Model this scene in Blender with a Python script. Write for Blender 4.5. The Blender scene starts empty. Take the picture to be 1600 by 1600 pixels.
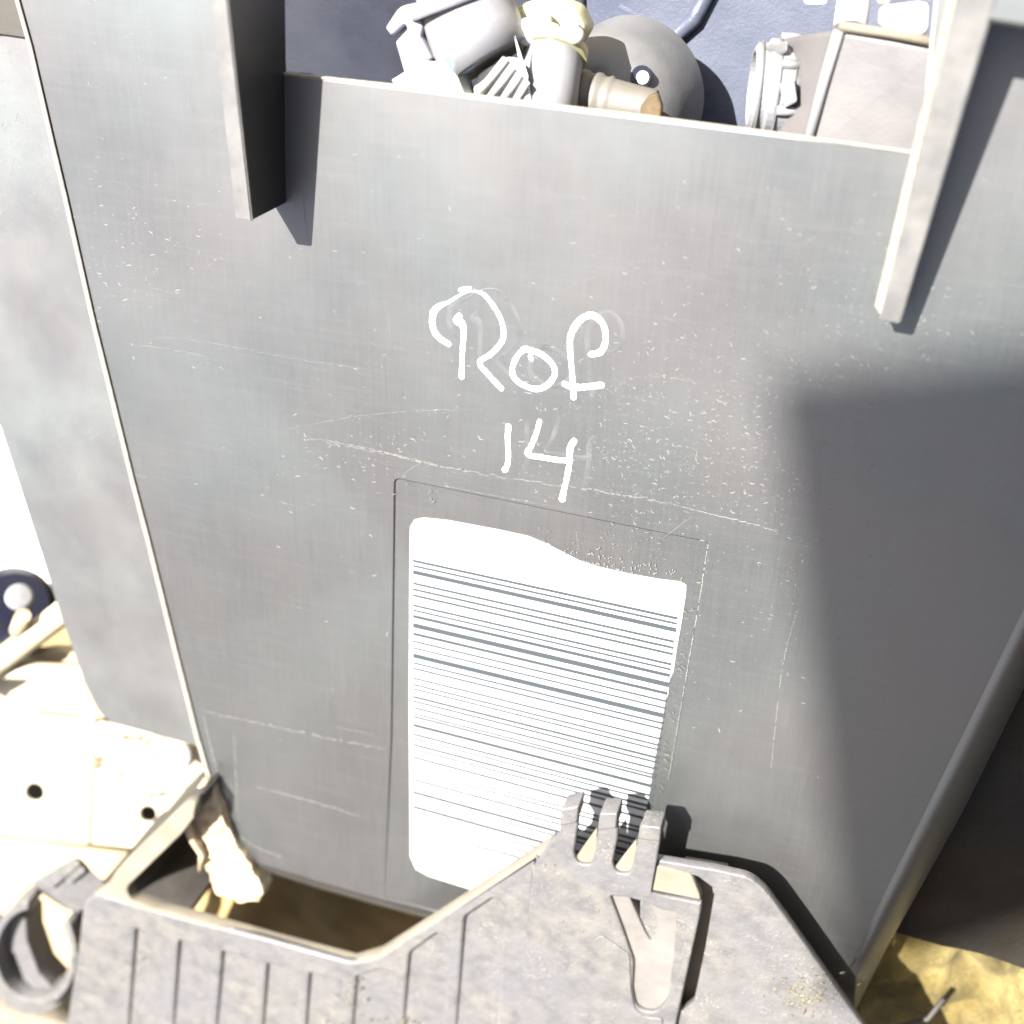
import bpy, bmesh, math, random
from mathutils import Vector, Matrix, Euler
random.seed(7)
S = bpy.context.scene
COL = S.collection
# ---------------------------------------------------------------- camera
FOC = 1850.0
RM = Matrix(((0.9475648, 0.1921355, -0.2553525),
             (0.0419146, -0.8668881, -0.4967376),
             (-0.3168030, 0.4599880, -0.8294859)))   # rows: housing axes seen from the lens
CAM = Vector((0.14387553, 0.23616153, 0.34512822))
cd = bpy.data.cameras.new('camera'); cam = bpy.data.objects.new('camera', cd); COL.objects.link(cam)
rot = Matrix((RM.col[0], -RM.col[1], -RM.col[2])).transposed()
cam.matrix_world = Matrix.Translation(CAM) @ rot.to_4x4()
cd.sensor_width = 36; cd.lens = 36 * FOC / 1600; cd.clip_start = 0.01; cd.clip_end = 200
S.camera = cam
cd.dof.use_dof = True; cd.dof.focus_distance = 0.405; cd.dof.aperture_fstop = 7.0
# ---------------------------------------------------------------- light
SUN = Vector((-0.38, 0.585, 1.0)).normalized()
w = bpy.data.worlds.new('World'); S.world = w; w.use_nodes = True
nt = w.node_tree; bg = nt.nodes['Background']
sky = nt.nodes.new('ShaderNodeTexSky'); sky.sky_type = 'NISHITA'; sky.sun_disc = False
sky.sun_elevation = math.asin(SUN.z); sky.sun_rotation = math.atan2(SUN.x, SUN.y)
sky.air_density = 1.0; sky.dust_density = 4.0; sky.ozone_density = 0.8
nt.links.new(sky.outputs[0], bg.inputs[0]); bg.inputs[1].default_value = 0.05
sd = bpy.data.lights.new('sun', 'SUN'); sd.energy = 5.0; sd.angle = math.radians(0.55); sd.color = (1, 0.97, 0.925)
so = bpy.data.objects.new('sun', sd); COL.objects.link(so)
so.rotation_euler = SUN.to_track_quat('Z', 'Y').to_euler(); so.location = SUN * 3
S.view_settings.view_transform = 'Standard'; S.view_settings.look = 'None'
S.view_settings.gamma = 1; S.view_settings.use_curve_mapping = False
S.view_settings.exposure = 2.55

# ---------------------------------------------------------------- helpers
def P(x, y, z=0.0):
    """point at height z above the housing face"""
    r = RM @ Vector(((x - 800) / FOC, (y - 800) / FOC, 1.0))
    return CAM + r * ((z - CAM.z) / r.z)

def fillet(pts, r, n=4):
    out = []
    N = len(pts)
    for i in range(N):
        a, b, c = Vector(pts[i - 1][:2]), Vector(pts[i][:2]), Vector(pts[(i + 1) % N][:2])
        rr = pts[i][2] if len(pts[i]) > 2 else r
        if rr <= 0: out.append(tuple(b)); continue
        d1, d2 = (a - b), (c - b)
        k = min(rr, d1.length * .45, d2.length * .45)
        p, q = b + d1.normalized() * k, b + d2.normalized() * k
        for j in range(n + 1):
            t = j / n
            v = p * (1 - t) ** 2 + b * 2 * t * (1 - t) + q * t * t
            out.append((v.x, v.y))
    return out

def plate(outlines, ztop, thick, bev=0.0003, r=0, ref=None):
    """solid plate with holes; outlines are read at height ref (ztop by default)"""
    cu = bpy.data.curves.new('tmp', 'CURVE'); cu.dimensions = '2D'; cu.fill_mode = 'BOTH'
    ref = ztop if ref is None else ref
    for o in outlines:
        pts = [P(x, y, ref) for x, y in fillet(o, r)]
        sp = cu.splines.new('POLY'); sp.points.add(len(pts) - 1)
        for k, p in enumerate(pts): sp.points[k].co = (p.x, p.y, 0, 1)
        sp.use_cyclic_u = True
    bev = min(bev, thick * .45)
    cu.extrude = thick / 2 - bev; cu.bevel_depth = bev; cu.bevel_resolution = 1; cu.offset = -bev
    ob = bpy.data.objects.new('tmp', cu); COL.objects.link(ob)
    bpy.context.view_layer.update()
    dg = bpy.context.evaluated_depsgraph_get()
    me = bpy.data.meshes.new_from_object(ob.evaluated_get(dg))
    bpy.data.objects.remove(ob); bpy.data.curves.remove(cu)
    me.transform(Matrix.Translation((0, 0, ztop - thick / 2)))
    return me

def from_bm(bm, smooth=False):
    me = bpy.data.meshes.new('m'); bmesh.ops.recalc_face_normals(bm, faces=bm.faces)
    bm.to_mesh(me); bm.free()
    if smooth:
        for p in me.polygons: p.use_smooth = True
    return me

def hull(verts, bev=0.0006, seg=2):
    bm = bmesh.new()
    for v in verts: bm.verts.new(P(*v))
    r = bmesh.ops.convex_hull(bm, input=bm.verts)
    for v in [v for v in bm.verts if not v.link_faces]: bm.verts.remove(v)
    bmesh.ops.dissolve_limit(bm, angle_limit=math.radians(2), verts=bm.verts, edges=bm.edges)
    if bev: bmesh.ops.bevel(bm, geom=list(bm.edges), offset=bev, segments=seg, affect='EDGES', profile=.5)
    return from_bm(bm)

def frame_for(d):
    d = d.normalized(); a = Vector((0, 0, 1)) if abs(d.z) < .9 else Vector((1, 0, 0))
    u = d.cross(a).normalized(); return u, u.cross(d).normalized()

def tube(path, radii, n=20, caps=True, squash=1.0, smooth=True, inner=None):
    """path in world points; radii per point"""
    bm = bmesh.new(); rings = []
    for i, p in enumerate(path):
        d = (path[min(i + 1, len(path) - 1)] - path[max(i - 1, 0)])
        u, v = frame_for(d)
        rings.append([bm.verts.new(p + (u * math.cos(t) + v * math.sin(t) * squash) * radii[i])
                      for t in [2 * math.pi * k / n for k in range(n)]])
    for a, b in zip(rings, rings[1:]):
        for k in range(n): bm.faces.new((a[k], a[(k + 1) % n], b[(k + 1) % n], b[k]))
    if caps: bm.faces.new(rings[0][::-1]); bm.faces.new(rings[-1])
    me = from_bm(bm)
    for p in me.polygons: p.use_smooth = smooth and len(p.vertices) == 4
    return me

def lathe(center, axis, prof, n=40, sm=False):
    """prof: (radius, along) pairs"""
    axis = axis.normalized(); u, v = frame_for(axis); bm = bmesh.new(); rings = []
    for r, h in prof:
        rings.append([bm.verts.new(center + axis * h + (u * math.cos(t) + v * math.sin(t)) * max(r, 1e-5))
                      for t in [2 * math.pi * k / n for k in range(n)]])
    for a, b in zip(rings, rings[1:]):
        for k in range(n): bm.faces.new((a[k], a[(k + 1) % n], b[(k + 1) % n], b[k]))
    me = from_bm(bm)
    for p in me.polygons: p.use_smooth = sm
    return me

def catmull(pts, n=6):
    out = []
    for i in range(len(pts) - 1):
        p0, p1, p2, p3 = pts[max(i - 1, 0)], pts[i], pts[i + 1], pts[min(i + 2, len(pts) - 1)]
        for j in range(n):
            t = j / n
            out.append(tuple(.5 * (2 * b + (c - a) * t + (2 * a - 5 * b + 4 * c - d) * t * t + (3 * b - a - 3 * c + d) * t ** 3)
                             for a, b, c, d in zip(p0, p1, p2, p3)))
    out.append(tuple(pts[-1])); return out

def stroke_into(bm, pts, z, lift, n=7, jit=0.09, wmul=0.9):
    """a domed ribbon of paint with round ends; pts = (px, py, width_px)"""
    c = catmull([(p[0], p[1], p[2]) for p in pts])
    P3 = [(P(a, b, z), ww * wmul) for a, b, ww in c]
    pxm = 0.1 / 420
    rows = []
    def row(p, u, wd, ext=Vector((0, 0, 0))):
        rr = []
        for k in range(n):
            s = -1 + 2 * k / (n - 1)
            rr.append(bm.verts.new(p + ext + u * (s * wd / 2) + Vector((0, 0, lift * (1 - s * s) ** .6))))
        return rr
    L = len(P3)
    for i, (p, ww) in enumerate(P3):
        d = (P3[min(i + 1, L - 1)][0] - P3[max(i - 1, 0)][0]); d.z = 0; d.normalize()
        u = Vector((-d.y, d.x, 0)); wd = ww * pxm * (1 + random.uniform(-jit, jit))
        if i == 0:
            for a in (80, 55, 28): rows.append(row(p, u, wd * math.cos(math.radians(a)), -d * wd / 2 * math.sin(math.radians(a))))
        rows.append(row(p, u, wd))
        if i == L - 1:
            for a in (28, 55, 80): rows.append(row(p, u, wd * math.cos(math.radians(a)), d * wd / 2 * math.sin(math.radians(a))))
    for a, b in zip(rows, rows[1:]):
        for k in range(n - 1): bm.faces.new((a[k], a[k + 1], b[k + 1], b[k]))

def loft(lines, smooth=True):
    bm = bmesh.new(); R = [[bm.verts.new(P(*p)) for p in l] for l in lines]
    for a, b in zip(R, R[1:]):
        for k in range(len(a) - 1): bm.faces.new((a[k], a[k + 1], b[k + 1], b[k]))
    return from_bm(bm, smooth)

def rough_sheet(outline, z, thick, amp, cell, seed=0, zfun=None):
    """lumpy solid sheet: grid clipped to outline with noisy height"""
    from mathutils import noise
    from mathutils.geometry import intersect_point_tri_2d
    me = plate([outline], z, thick, 0.0002)
    bm = bmesh.new(); bm.from_mesh(me); bpy.data.meshes.remove(me)
    bmesh.ops.triangulate(bm, faces=bm.faces)
    for _ in range(7):
        es = [e for e in bm.edges if e.calc_length() > cell]
        if not es: break
        bmesh.ops.subdivide_edges(bm, edges=es, cuts=1)
        bmesh.ops.triangulate(bm, faces=[f for f in bm.faces if len(f.verts) > 3])
    for v in bm.verts:
        q = v.co / (cell * 5) + Vector((seed, seed * 2, 0))
        d = noise.noise(q) + .5 * noise.noise(q * 2.3)
        v.co += Vector((noise.noise(q + Vector((9, 0, 0))) * .6, noise.noise(q + Vector((0, 9, 0))) * .6, d)) * amp
    return from_bm(bm, True)

def thing(name, label, cat, loc=(0, 0, 0), group=None):
    o = bpy.data.objects.new(name, None); o.empty_display_size = .01; o.location = loc; COL.objects.link(o)
    o['label'] = label; o['category'] = cat
    if group: o['group'] = group
    return o
def world_loc(o):
    v = Vector(o.location)
    while o.parent: o = o.parent; v += Vector(o.location)
    return v
def part(name, me, mat, parent=None, label=None, kind=None):
    me.name = name
    o = bpy.data.objects.new(name, me); COL.objects.link(o)
    me.materials.clear(); me.materials.append(mat)
    if parent:
        me.transform(Matrix.Translation(-world_loc(parent))); o.parent = parent
    if label: o['label'] = label
    if kind: o['kind'] = kind
    return o
def solo(name, me, mat, label, cat, group=None):
    o = part(name, me, mat); o['label'] = label; o['category'] = cat
    if group: o['group'] = group
    return o
def join_meshes(ms):
    bm = bmesh.new()
    for m in ms: bm.from_mesh(m); bpy.data.meshes.remove(m)
    me = bpy.data.meshes.new('j'); bm.to_mesh(me); bm.free(); return me

# ---------------------------------------------------------------- materials
def rgb(c): return (c[0], c[1], c[2], 1)
def material(name, base, alt=None, rough=.5, rvar=.1, scale=40, fine=900, bump=.3, dist=.0004, speck=None, speck_amt=.0, spec=.5,
             streak=False, coat=0, metallic=0, alt2=None, scale2=12, patch_bias=.5, ior=1.5, tint=False):
    m = bpy.data.materials.new(name); m.use_nodes = True; N = m.node_tree.nodes; L = m.node_tree.links
    b = N['Principled BSDF']
    geo = N.new('ShaderNodeNewGeometry')
    def noise_(sc, det=6, ro=.6, vec=None):
        n = N.new('ShaderNodeTexNoise'); n.inputs['Scale'].default_value = sc; n.inputs['Detail'].default_value = det
        n.inputs['Roughness'].default_value = ro; L.new(vec or geo.outputs['Position'], n.inputs['Vector']); return n.outputs['Fac']
    def ramp(fac, a, c, ca=(0, 0, 0, 1), cc=(1, 1, 1, 1)):
        r = N.new('ShaderNodeValToRGB'); r.color_ramp.elements[0].position = a; r.color_ramp.elements[1].position = c
        r.color_ramp.elements[0].color = ca; r.color_ramp.elements[1].color = cc; L.new(fac, r.inputs[0]); return r.outputs[0]
    def mix(fac, a, c):
        x = N.new('ShaderNodeMix'); x.data_type = 'RGBA'
        L.new(fac, x.inputs[0]); 
        for v, i in ((a, 6), (c, 7)):
            if isinstance(v, tuple): x.inputs[i].default_value = v
            else: L.new(v, x.inputs[i])
        return x.outputs[2]
    col = rgb(base)
    n1 = noise_(scale)
    if alt: col = mix(ramp(n1, patch_bias - .15, patch_bias + .2), col, rgb(alt))
    if alt2: col = mix(ramp(noise_(scale2, 3), .42, .68), col, rgb(alt2))
    nf = noise_(fine, 3, .7)
    if speck:
        mask = ramp(noise_(scale * .6, 4), .45, .7)
        s = ramp(nf, .60, .68)
        mm = N.new('ShaderNodeMath'); mm.operation = 'MULTIPLY'; L.new(mask, mm.inputs[0]); L.new(s, mm.inputs[1])
        m2 = N.new('ShaderNodeMath'); m2.operation = 'MULTIPLY'; L.new(mm.outputs[0], m2.inputs[0]); m2.inputs[1].default_value = speck_amt
        col = mix(m2.outputs[0], col, rgb(speck))
    hfac = nf
    if streak:
        mp = N.new('ShaderNodeMapping'); mp.inputs['Scale'].default_value = (1, .035, 1); mp.inputs['Rotation'].default_value = (0, 0, .06)
        L.new(geo.outputs['Position'], mp.inputs[0])
        st = noise_(900, 4, .7, mp.outputs[0])
        col = mix(ramp(st, .35, .75, (0, 0, 0, 1), (.55, .55, .55, 1)), col, rgb([min(1, c * 1.5 + .015) for c in base]))
        mp2 = N.new('ShaderNodeMapping'); mp2.inputs['Scale'].default_value = (.05, 1, 1); mp2.inputs['Rotation'].default_value = (0, 0, -.12)
        L.new(geo.outputs['Position'], mp2.inputs[0])
        st2 = noise_(500, 4, .7, mp2.outputs[0])
        col = mix(ramp(st2, .5, .8, (0, 0, 0, 1), (.45, .45, .45, 1)), col, rgb([min(1, c * 1.6 + .02) for c in base]))
    if isinstance(col, tuple): b.inputs['Base Color'].default_value = col
    else: L.new(col, b.inputs['Base Color'])
    n1r = noise_(scale * .45, 5, .65) if streak else n1
    r = N.new('ShaderNodeMapRange'); L.new(n1r, r.inputs[0]); r.inputs[1].default_value = .3; r.inputs[2].default_value = .7
    r.inputs[3].default_value = max(.02, rough - rvar); r.inputs[4].default_value = min(1, rough + rvar); L.new(r.outputs[0], b.inputs['Roughness'])
    b.inputs['Specular IOR Level'].default_value = spec; b.inputs['Metallic'].default_value = metallic
    b.inputs['IOR'].default_value = ior
    if tint:
        L.new(mix(ramp(noise_(13, 3, .5), .38, .64), (.94, .92, .92, 1), (.85, .93, .93, 1)), b.inputs['Specular Tint'])
    if coat: b.inputs['Coat Weight'].default_value = coat; b.inputs['Coat Roughness'].default_value = .46
    if bump:
        bp = N.new('ShaderNodeBump'); bp.inputs['Strength'].default_value = bump; bp.inputs['Distance'].default_value = dist
        L.new(hfac, bp.inputs['Height']); 
        bp2 = N.new('ShaderNodeBump'); bp2.inputs['Strength'].default_value = bump; bp2.inputs['Distance'].default_value = dist * 4
        L.new(n1, bp2.inputs['Height']); L.new(bp2.outputs[0], bp.inputs['Normal'])
        L.new(bp.outputs[0], b.inputs['Normal'])
    return m

M = {}
M['housing'] = material('black_plastic', (.009, .0088, .0084), (.0165, .0157, .0138), rough=.46, rvar=.05, scale=22, fine=2600, bump=.14, dist=.00006,
                        speck=(.13, .125, .11), speck_amt=.6, streak=True, spec=1.0, alt2=(.0175, .0165, .0155), scale2=9, ior=1.72, tint=True)
M['flange'] = material('scuffed_plastic', (.018, .0172, .0162), (.030, .028, .025), rough=.52, rvar=.05, scale=25, fine=1800, bump=.12, dist=.00008,
                       speck=(.2, .19, .165), speck_amt=.5, spec=1.0, ior=1.78, tint=True)
M['lit_edge_dust'] = material('sunlit_dusty_edge', (.13, .12, .095), (.2, .185, .15), rough=.7, scale=300, fine=3000, bump=.3, dist=.0001)  # dusty edges made paler, sunlight painted into the tone
M['scuff'] = material('scuff_white', (.12, .119, .108), rough=.5, bump=0)
M['scuff_faint'] = material('scuff_grey', (.078, .077, .071), rough=.5, bump=0)
M['label'] = material('label_paper', (.38, .38, .375), (.35, .357, .352), rough=.45, rvar=.05, scale=60, fine=2000, bump=.05, dist=.00005)
M['ink'] = material('ink', (.026, .034, .037), (.024, .026, .031), rough=.45, scale=200, bump=0)
M['ink_faint'] = material('ink_faded', (.11, .115, .11), rough=.6, bump=0)
M['paint'] = material('marker_paint', (.82, .83, .85), (.7, .71, .73), rough=.35, rvar=.1, scale=700, fine=3500, bump=.25, dist=.00008, patch_bias=.68)
M['ghost'] = material('erased_marker', (.019, .0187, .018), (.012, .0118, .011), rough=.465, scale=90, bump=0, spec=1.0, ior=1.78, tint=True)
M['bracket'] = material('dusty_grey_plastic', (.060, .059, .061), (.10, .093, .082), rough=.58, rvar=.1, scale=120, fine=1300, bump=.7, dist=.0003,
                        speck=(.34, .31, .23), speck_amt=.9, alt2=(.072, .070, .073), scale2=30)
M['bracket_light'] = material('pale_dusty_plastic', (.085, .077, .070), (.115, .105, .095), rough=.75, scale=60, fine=1500, bump=.5, dist=.0003)
M['rib'] = material('shaded_rib_plastic', (.008, .008, .0095), rough=.4, rvar=.05, scale=40, bump=.08, dist=.0001)  # darker copy of the housing plastic, painting the ribs' shaded sides
M['lip'] = material('sunlit_rib_top', (.07, .068, .066), (.10, .097, .09), rough=.55, scale=90, fine=2500, bump=.3, dist=.0001, spec=1.0)  # pale tone for the rib tops, sunlight put into the colour
M['dark_shade'] = material('shaded_black_plastic', (.022, .019, .016), (.034, .029, .022), rough=.7, scale=60, bump=.2)  # dark tone: painted shade on arm wall and corner slab, own colour on rod
M['bracket_dust'] = material('dust_on_plastic', (.105, .09, .066), (.14, .122, .092), rough=.85, scale=60, fine=1500, bump=.5, dist=.0003)
M['mud'] = material('dried_mud', (.16, .145, .10), (.11, .1, .07), rough=.95, scale=400, fine=3000, bump=.9, dist=.0006)
M['tan_sheet'] = material('tan_sheet', (.26, .215, .13), (.2, .16, .09), rough=.8, scale=20, fine=900, bump=.4, dist=.0005)
M['cream'] = material('cream_sheet', (.33, .30, .225), (.23, .20, .14), rough=.6, scale=9, fine=800, bump=.3, dist=.0004, patch_bias=.6)
M['cream2'] = material('cream_cloth', (.34, .30, .225), (.22, .175, .10), rough=.85, scale=14, fine=1500, bump=.4, dist=.0006)
M['ochre'] = material('ochre_cloth', (.17, .12, .045), (.27, .19, .08), rough=.85, scale=30, fine=1500, bump=.5, dist=.0008)
M['white'] = material('white_sheet', (.8, .8, .78), rough=.5, bump=0)
M['dark_knob'] = material('dark_glossy', (.010, .011, .02), rough=.2, rvar=.05, bump=0)
M['foam'] = material('beige_foam', (.30, .225, .13), (.36, .31, .22), rough=.95, scale=120, fine=1500, bump=.8, dist=.0006)
M['yellow'] = material('yellow_foam', (.17, .125, .03), (.06, .045, .012), rough=.95, scale=45, fine=900, bump=1, dist=.0025, alt2=(.24, .19, .07), scale2=28)
M['ground'] = material('sandy_ground', (.26, .20, .09), (.18, .13, .06), rough=.95, scale=18, fine=700, bump=.9, dist=.002)
M['carpet'] = material('dark_felt', (.014, .012, .009), (.022, .019, .013), rough=.95, scale=40, fine=1100, bump=.9, dist=.0012, spec=.1, alt2=(.014, .014, .015), scale2=20)
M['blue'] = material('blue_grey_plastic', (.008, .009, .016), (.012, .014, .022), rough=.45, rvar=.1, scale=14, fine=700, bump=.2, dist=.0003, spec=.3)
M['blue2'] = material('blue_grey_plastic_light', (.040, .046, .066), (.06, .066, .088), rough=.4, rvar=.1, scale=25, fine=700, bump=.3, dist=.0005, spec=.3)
M['greypl'] = material('grey_plastic', (.14, .14, .155), (.18, .18, .185), rough=.4, scale=40, fine=900, bump=.1)
M['lilac'] = material('lilac_plastic', (.22, .21, .25), (.26, .25, .28), rough=.4, scale=60, bump=.1)
M['paleblue'] = material('pale_blue_plastic', (.10, .145, .22), rough=.4, bump=0)
M['palegreen'] = material('pale_green_plastic', (.22, .25, .22), (.28, .3, .26), rough=.5, scale=120, bump=.3)
M['yellowpl'] = material('pale_yellow_plastic', (.34, .325, .17), (.38, .36, .22), rough=.35, scale=90, bump=.1)
M['whitepl'] = material('white_plastic', (.42, .42, .41), rough=.35, bump=0)
M['darkgrey'] = material('dark_grey_plastic', (.07, .071, .073), (.09, .09, .09), rough=.5, scale=60, bump=.2)
M['tan'] = material('tan_rubber', (.072, .066, .057), (.092, .084, .072), rough=.6, scale=60, bump=.2)
M['tan_dark'] = material('rusty_inside', (.075, .05, .02), (.03, .02, .008), rough=.8, scale=150, bump=.3)
M['boxgrey'] = material('grey_metal', (.055, .053, .055), (.08, .075, .074), rough=.5, rvar=.1, scale=30, fine=700, bump=.2, dist=.0003, alt2=(.092, .084, .083), scale2=18)
M['board_dark'] = material('dark_block_black', (.025, .024, .025), (.05, .04, .032), rough=.6, scale=6, fine=90, bump=.3, dist=.004)
M['board'] = material('shade_board_wood', (.2, .17, .13), (.14, .12, .1), rough=.9, scale=30)

# ---------------------------------------------------------------- setting
gz = -0.20
bm = bmesh.new()
vs = [bm.verts.new((x, y, gz)) for x, y in ((-60, -60), (60, -60), (60, 60), (-60, 60))]; bm.faces.new(vs)
g = part('ground', from_bm(bm), M['ground'], kind='structure')

# ---------------------------------------------------------------- the housing
H = thing('plastic_housing', 'large scuffed black plastic housing with white handwriting and a barcode label', 'car part', tuple(P(800, 800, -.03)))
left_edge = [(-5, -150), (27, 0), (47, 72), (62, 137), (81, 219), (103, 312), (144, 494), (180, 640), (207, 750), (233, 850), (256, 943), (276, 1024), (309, 1154), (335, 1244), (350, 1298), (366, 1330), (392, 1346)]
bottom = [(494, 1378), (588, 1404), (681, 1428), (900, 1480), (1100, 1526), (1290, 1560)]
right_inner = [(1338, 1500), (1385, 1400), (1440, 1290), (1500, 1170), (1600, 965), (1720, 720), (1760, 600)]
notch = [(1800, -150), (1475, -150), (1436, 238), (442, 115), (424, -150)]
face = left_edge + bottom + right_inner + notch
recess = [(617, 748, 8), (1106, 848, 8), (1052, 1180, 0), (1000, 1512, 0), (600, 1402, 0), (612, 1150, 0)]
part('face_panel', plate([face, fillet(recess, 0)], 0, .0028, .0005), M['housing'], H)
rec_out = [(600, 730), (1125, 830), (1020, 1515), (590, 1405)]
part('label_recess', plate([rec_out], -.0007, .0012, .0001), M['housing'], H, label='shallow sunken rectangle round the barcode label')
# rolled right and lower edges, falling away from the face
ri = right_inner
ro = [(1335, 1582), (1385, 1482), (1430, 1402), (1505, 1267), (1600, 1075), (1725, 830), (1790, 650)]
def lerp2(a, b, t): return [(p[0] * (1 - t) + q[0] * t, p[1] * (1 - t) + q[1] * t) for p, q in zip(a, b)]
prof = ((-.12, .00004), (.05, .0005), (.2, .0006), (.35, .0001), (.55, -.002), (.8, -.006), (1, -.012), (.97, -.026))
part('rolled_edge', loft([[(x, y, z) for x, y in lerp2(ri, ro, t)] for t, z in prof]), M['housing'], H)
bi = left_edge[-2:] + bottom + [(1338, 1500)]
bo = [(364, 1334), (392, 1353), (494, 1386), (588, 1413), (681, 1438), (900, 1492), (1100, 1540), (1290, 1584), (1335, 1582)]
part('lower_edge', loft([[(x, y, z) for x, y in lerp2(bi, bo, t)] for t, z in ((0, -.0002), (.5, -.0006), (1, -.003), (1, -.075))]), M['housing'], H)
# dusty lip down the left side and round the opening, sunlit brightness painted in
def offset_line(l, d):
    out = []
    for i, p in enumerate(l):
        a, b = Vector(l[max(i - 1, 0)]), Vector(l[min(i + 1, len(l) - 1)]); t = (b - a).normalized()
        out.append((p[0] - t.y * d, p[1] + t.x * d))
    return out
le = left_edge[:-2]
part('side_lip', loft([[(x, y, z) for x, y in offset_line(le, o)] for o, z in ((-4, .0001), (-3, .0007), (0, .0010), (3, .0005), (4, -.003), (4, -.012))]), M['lit_edge_dust'], H, label='pale dusty raised lip along the left edge, sunlight painted in')
nl = [(1434, 239), (1200, 207), (1000, 181), (800, 157), (620, 134), (443, 115)]
part('opening_lip', loft([[(x, y, z) for x, y in offset_line(nl, o)] for o, z in ((-3, .0001), (-2, .0005), (1, .0006), (3, -.001), (3, -.004))]), M['lit_edge_dust'], H, label='thin dusty edge below the opening, sunlit brightness painted in')
nl2 = [(443, 115), (434, 55), (426, 0), (414, -150)]
part('opening_lip', loft([[(x, y, z) for x, y in offset_line(nl2, o)] for o, z in ((-2, .0001), (0, .0004), (2, -.002))]), M['lit_edge_dust'], H)
# left flange, a step lower
fl = [(40, -150), (-260, -150), (-170, 300), (-60, 560), (0, 668), (52, 830), (95, 965), (132, 1068), (150, 1106, 26), (168, 1128, 20), (305, 1166), (380, 1190), (380, 900)]
fl = [(p[0], p[1], p[2] if len(p) > 2 else 0) for p in fl]
part('side_flange', plate([fl], -.012, .003, .0006), M['flange'], H)
part('corner_shade_slab', plate([[(-250, -150, 0), (12, -150, 0), (34, 10, 0), (42, 60, 3), (0, 54, 0), (-250, 48, 0)]], -.0105, .001, .0004), M['dark_shade'], H)  # dark slab painting the shadow on the flange corner
# ribs standing on the face
def rib(base_a, base_b, height, cut, mats, name='rib', taper=0):
    bm = bmesh.new()
    return bm
RH = .0225
def rib_mesh(q, z1):
    """q: ridge outline px at z1 (4 points), extruded to the face"""
    pts = [P(p[0], p[1], p[2] if len(p) > 2 else z1) for p in q]
    bm = bmesh.new(); t = [bm.verts.new(p) for p in pts]; b = [bm.verts.new(Vector((p.x, p.y, -.001))) for p in pts]
    bm.faces.new(t); bm.faces.new(b[::-1])
    for k in range(len(t)): bm.faces.new((t[k], b[k], b[(k + 1) % len(t)], t[(k + 1) % len(t)]))
    bmesh.ops.bevel(bm, geom=[e for e in bm.edges if min(v.co.z for v in e.verts) > 0], offset=.0005, segments=2, affect='EDGES')
    return from_bm(bm)
def rib_lit_cap(q, up=.0004, down=.0012, grow=.0003):
    """thin cap over a rib top, its pale colour painting in sunlight"""
    pts = [P(*p) for p in q]; c = sum(pts, Vector()) / len(pts); bm = bmesh.new()
    ax_ = (pts[0] + pts[1] - pts[2] - pts[3]).normalized(); sd_ = Vector((-ax_.y, ax_.x, 0)).normalized()
    for p in pts:
        g_ = sd_ * (grow if (p - c).dot(sd_) > 0 else -grow) + ax_ * (grow if (p - c).dot(ax_) > 0 else -grow)
        bm.verts.new(p + g_ + Vector((0, 0, up))); bm.verts.new(p + g_ - Vector((0, 0, down)))
    bmesh.ops.convex_hull(bm, input=bm.verts)
    bmesh.ops.dissolve_limit(bm, angle_limit=math.radians(2), verts=bm.verts, edges=bm.edges)
    bmesh.ops.bevel(bm, geom=list(bm.edges), offset=.0004, segments=2, affect='EDGES')
    return from_bm(bm)
LR = [(314, -150, .0365), (338, -150, .0365), (393, 344, .0225), (370, 341, .0225)]
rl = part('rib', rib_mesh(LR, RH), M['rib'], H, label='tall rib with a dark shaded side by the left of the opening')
part('rib_lit_cap', rib_lit_cap(LR), M['lip'], rl)
RR = [(1535, -150, .031), (1598, -150, .031), (1405, 504, .012), (1376, 499, .012)]
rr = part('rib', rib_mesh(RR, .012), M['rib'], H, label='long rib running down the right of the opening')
part('rib_lit_cap', rib_lit_cap(RR), M['lip'], rr)
part('rib_lip', rib_mesh([(1518, -150, .014), (1530, -150, .014), (1379, 499, .0095), (1367, 478, .0095)], .012), M['lit_edge_dust'], rr)
part('raised_pad', plate([[(1500, -180, 0), (1800, -180, 0), (1800, 70, 0), (1600, 46, 0), (1528, 34, 22), (1500, 0, 20)]], .027, .028, .0012), M['housing'], H, label='raised pad with a rounded corner at the upper right')

# ---- barcode label
lab = [(640, 838), (641, 822), (648, 812), (662, 809), (700, 813), (780, 828), (826, 838), (850, 848), (878, 862), (905, 876), (940, 887), (985, 897), (1030, 905), (1064, 909), (1072, 914), (1072, 925),
       (1066, 965), (1058, 1010), (1052, 1050), (1046, 1062), (1044, 1085), (1040, 1092), (1036, 1120), (1028, 1160), (1020, 1205), (1013, 1250), (1010, 1262), (1002, 1310), (990, 1400), (980, 1452), (968, 1458), (860, 1425), (740, 1391), (670, 1369), (650, 1358), (641, 1338), (639, 1100)]
LZ = -.0005
L = part('barcode_label', plate([lab], LZ, .00018, .00004), M['label'], H, label='white barcode label with a torn upper edge')
bars = [(102, 16), (153, 5), (215, 32), (328, 14), (388, 14), (448, 14), (548, 14), (597, 4), (657, 24), (747, 40), (832, 22), (907, 4), (974, 10), (1050, 38), (1123, 12), (1178, 12), (1276, 4), (1340, 11), (1383, 3), (1462, 16), (1505, 3), (1572, 9)]
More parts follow.
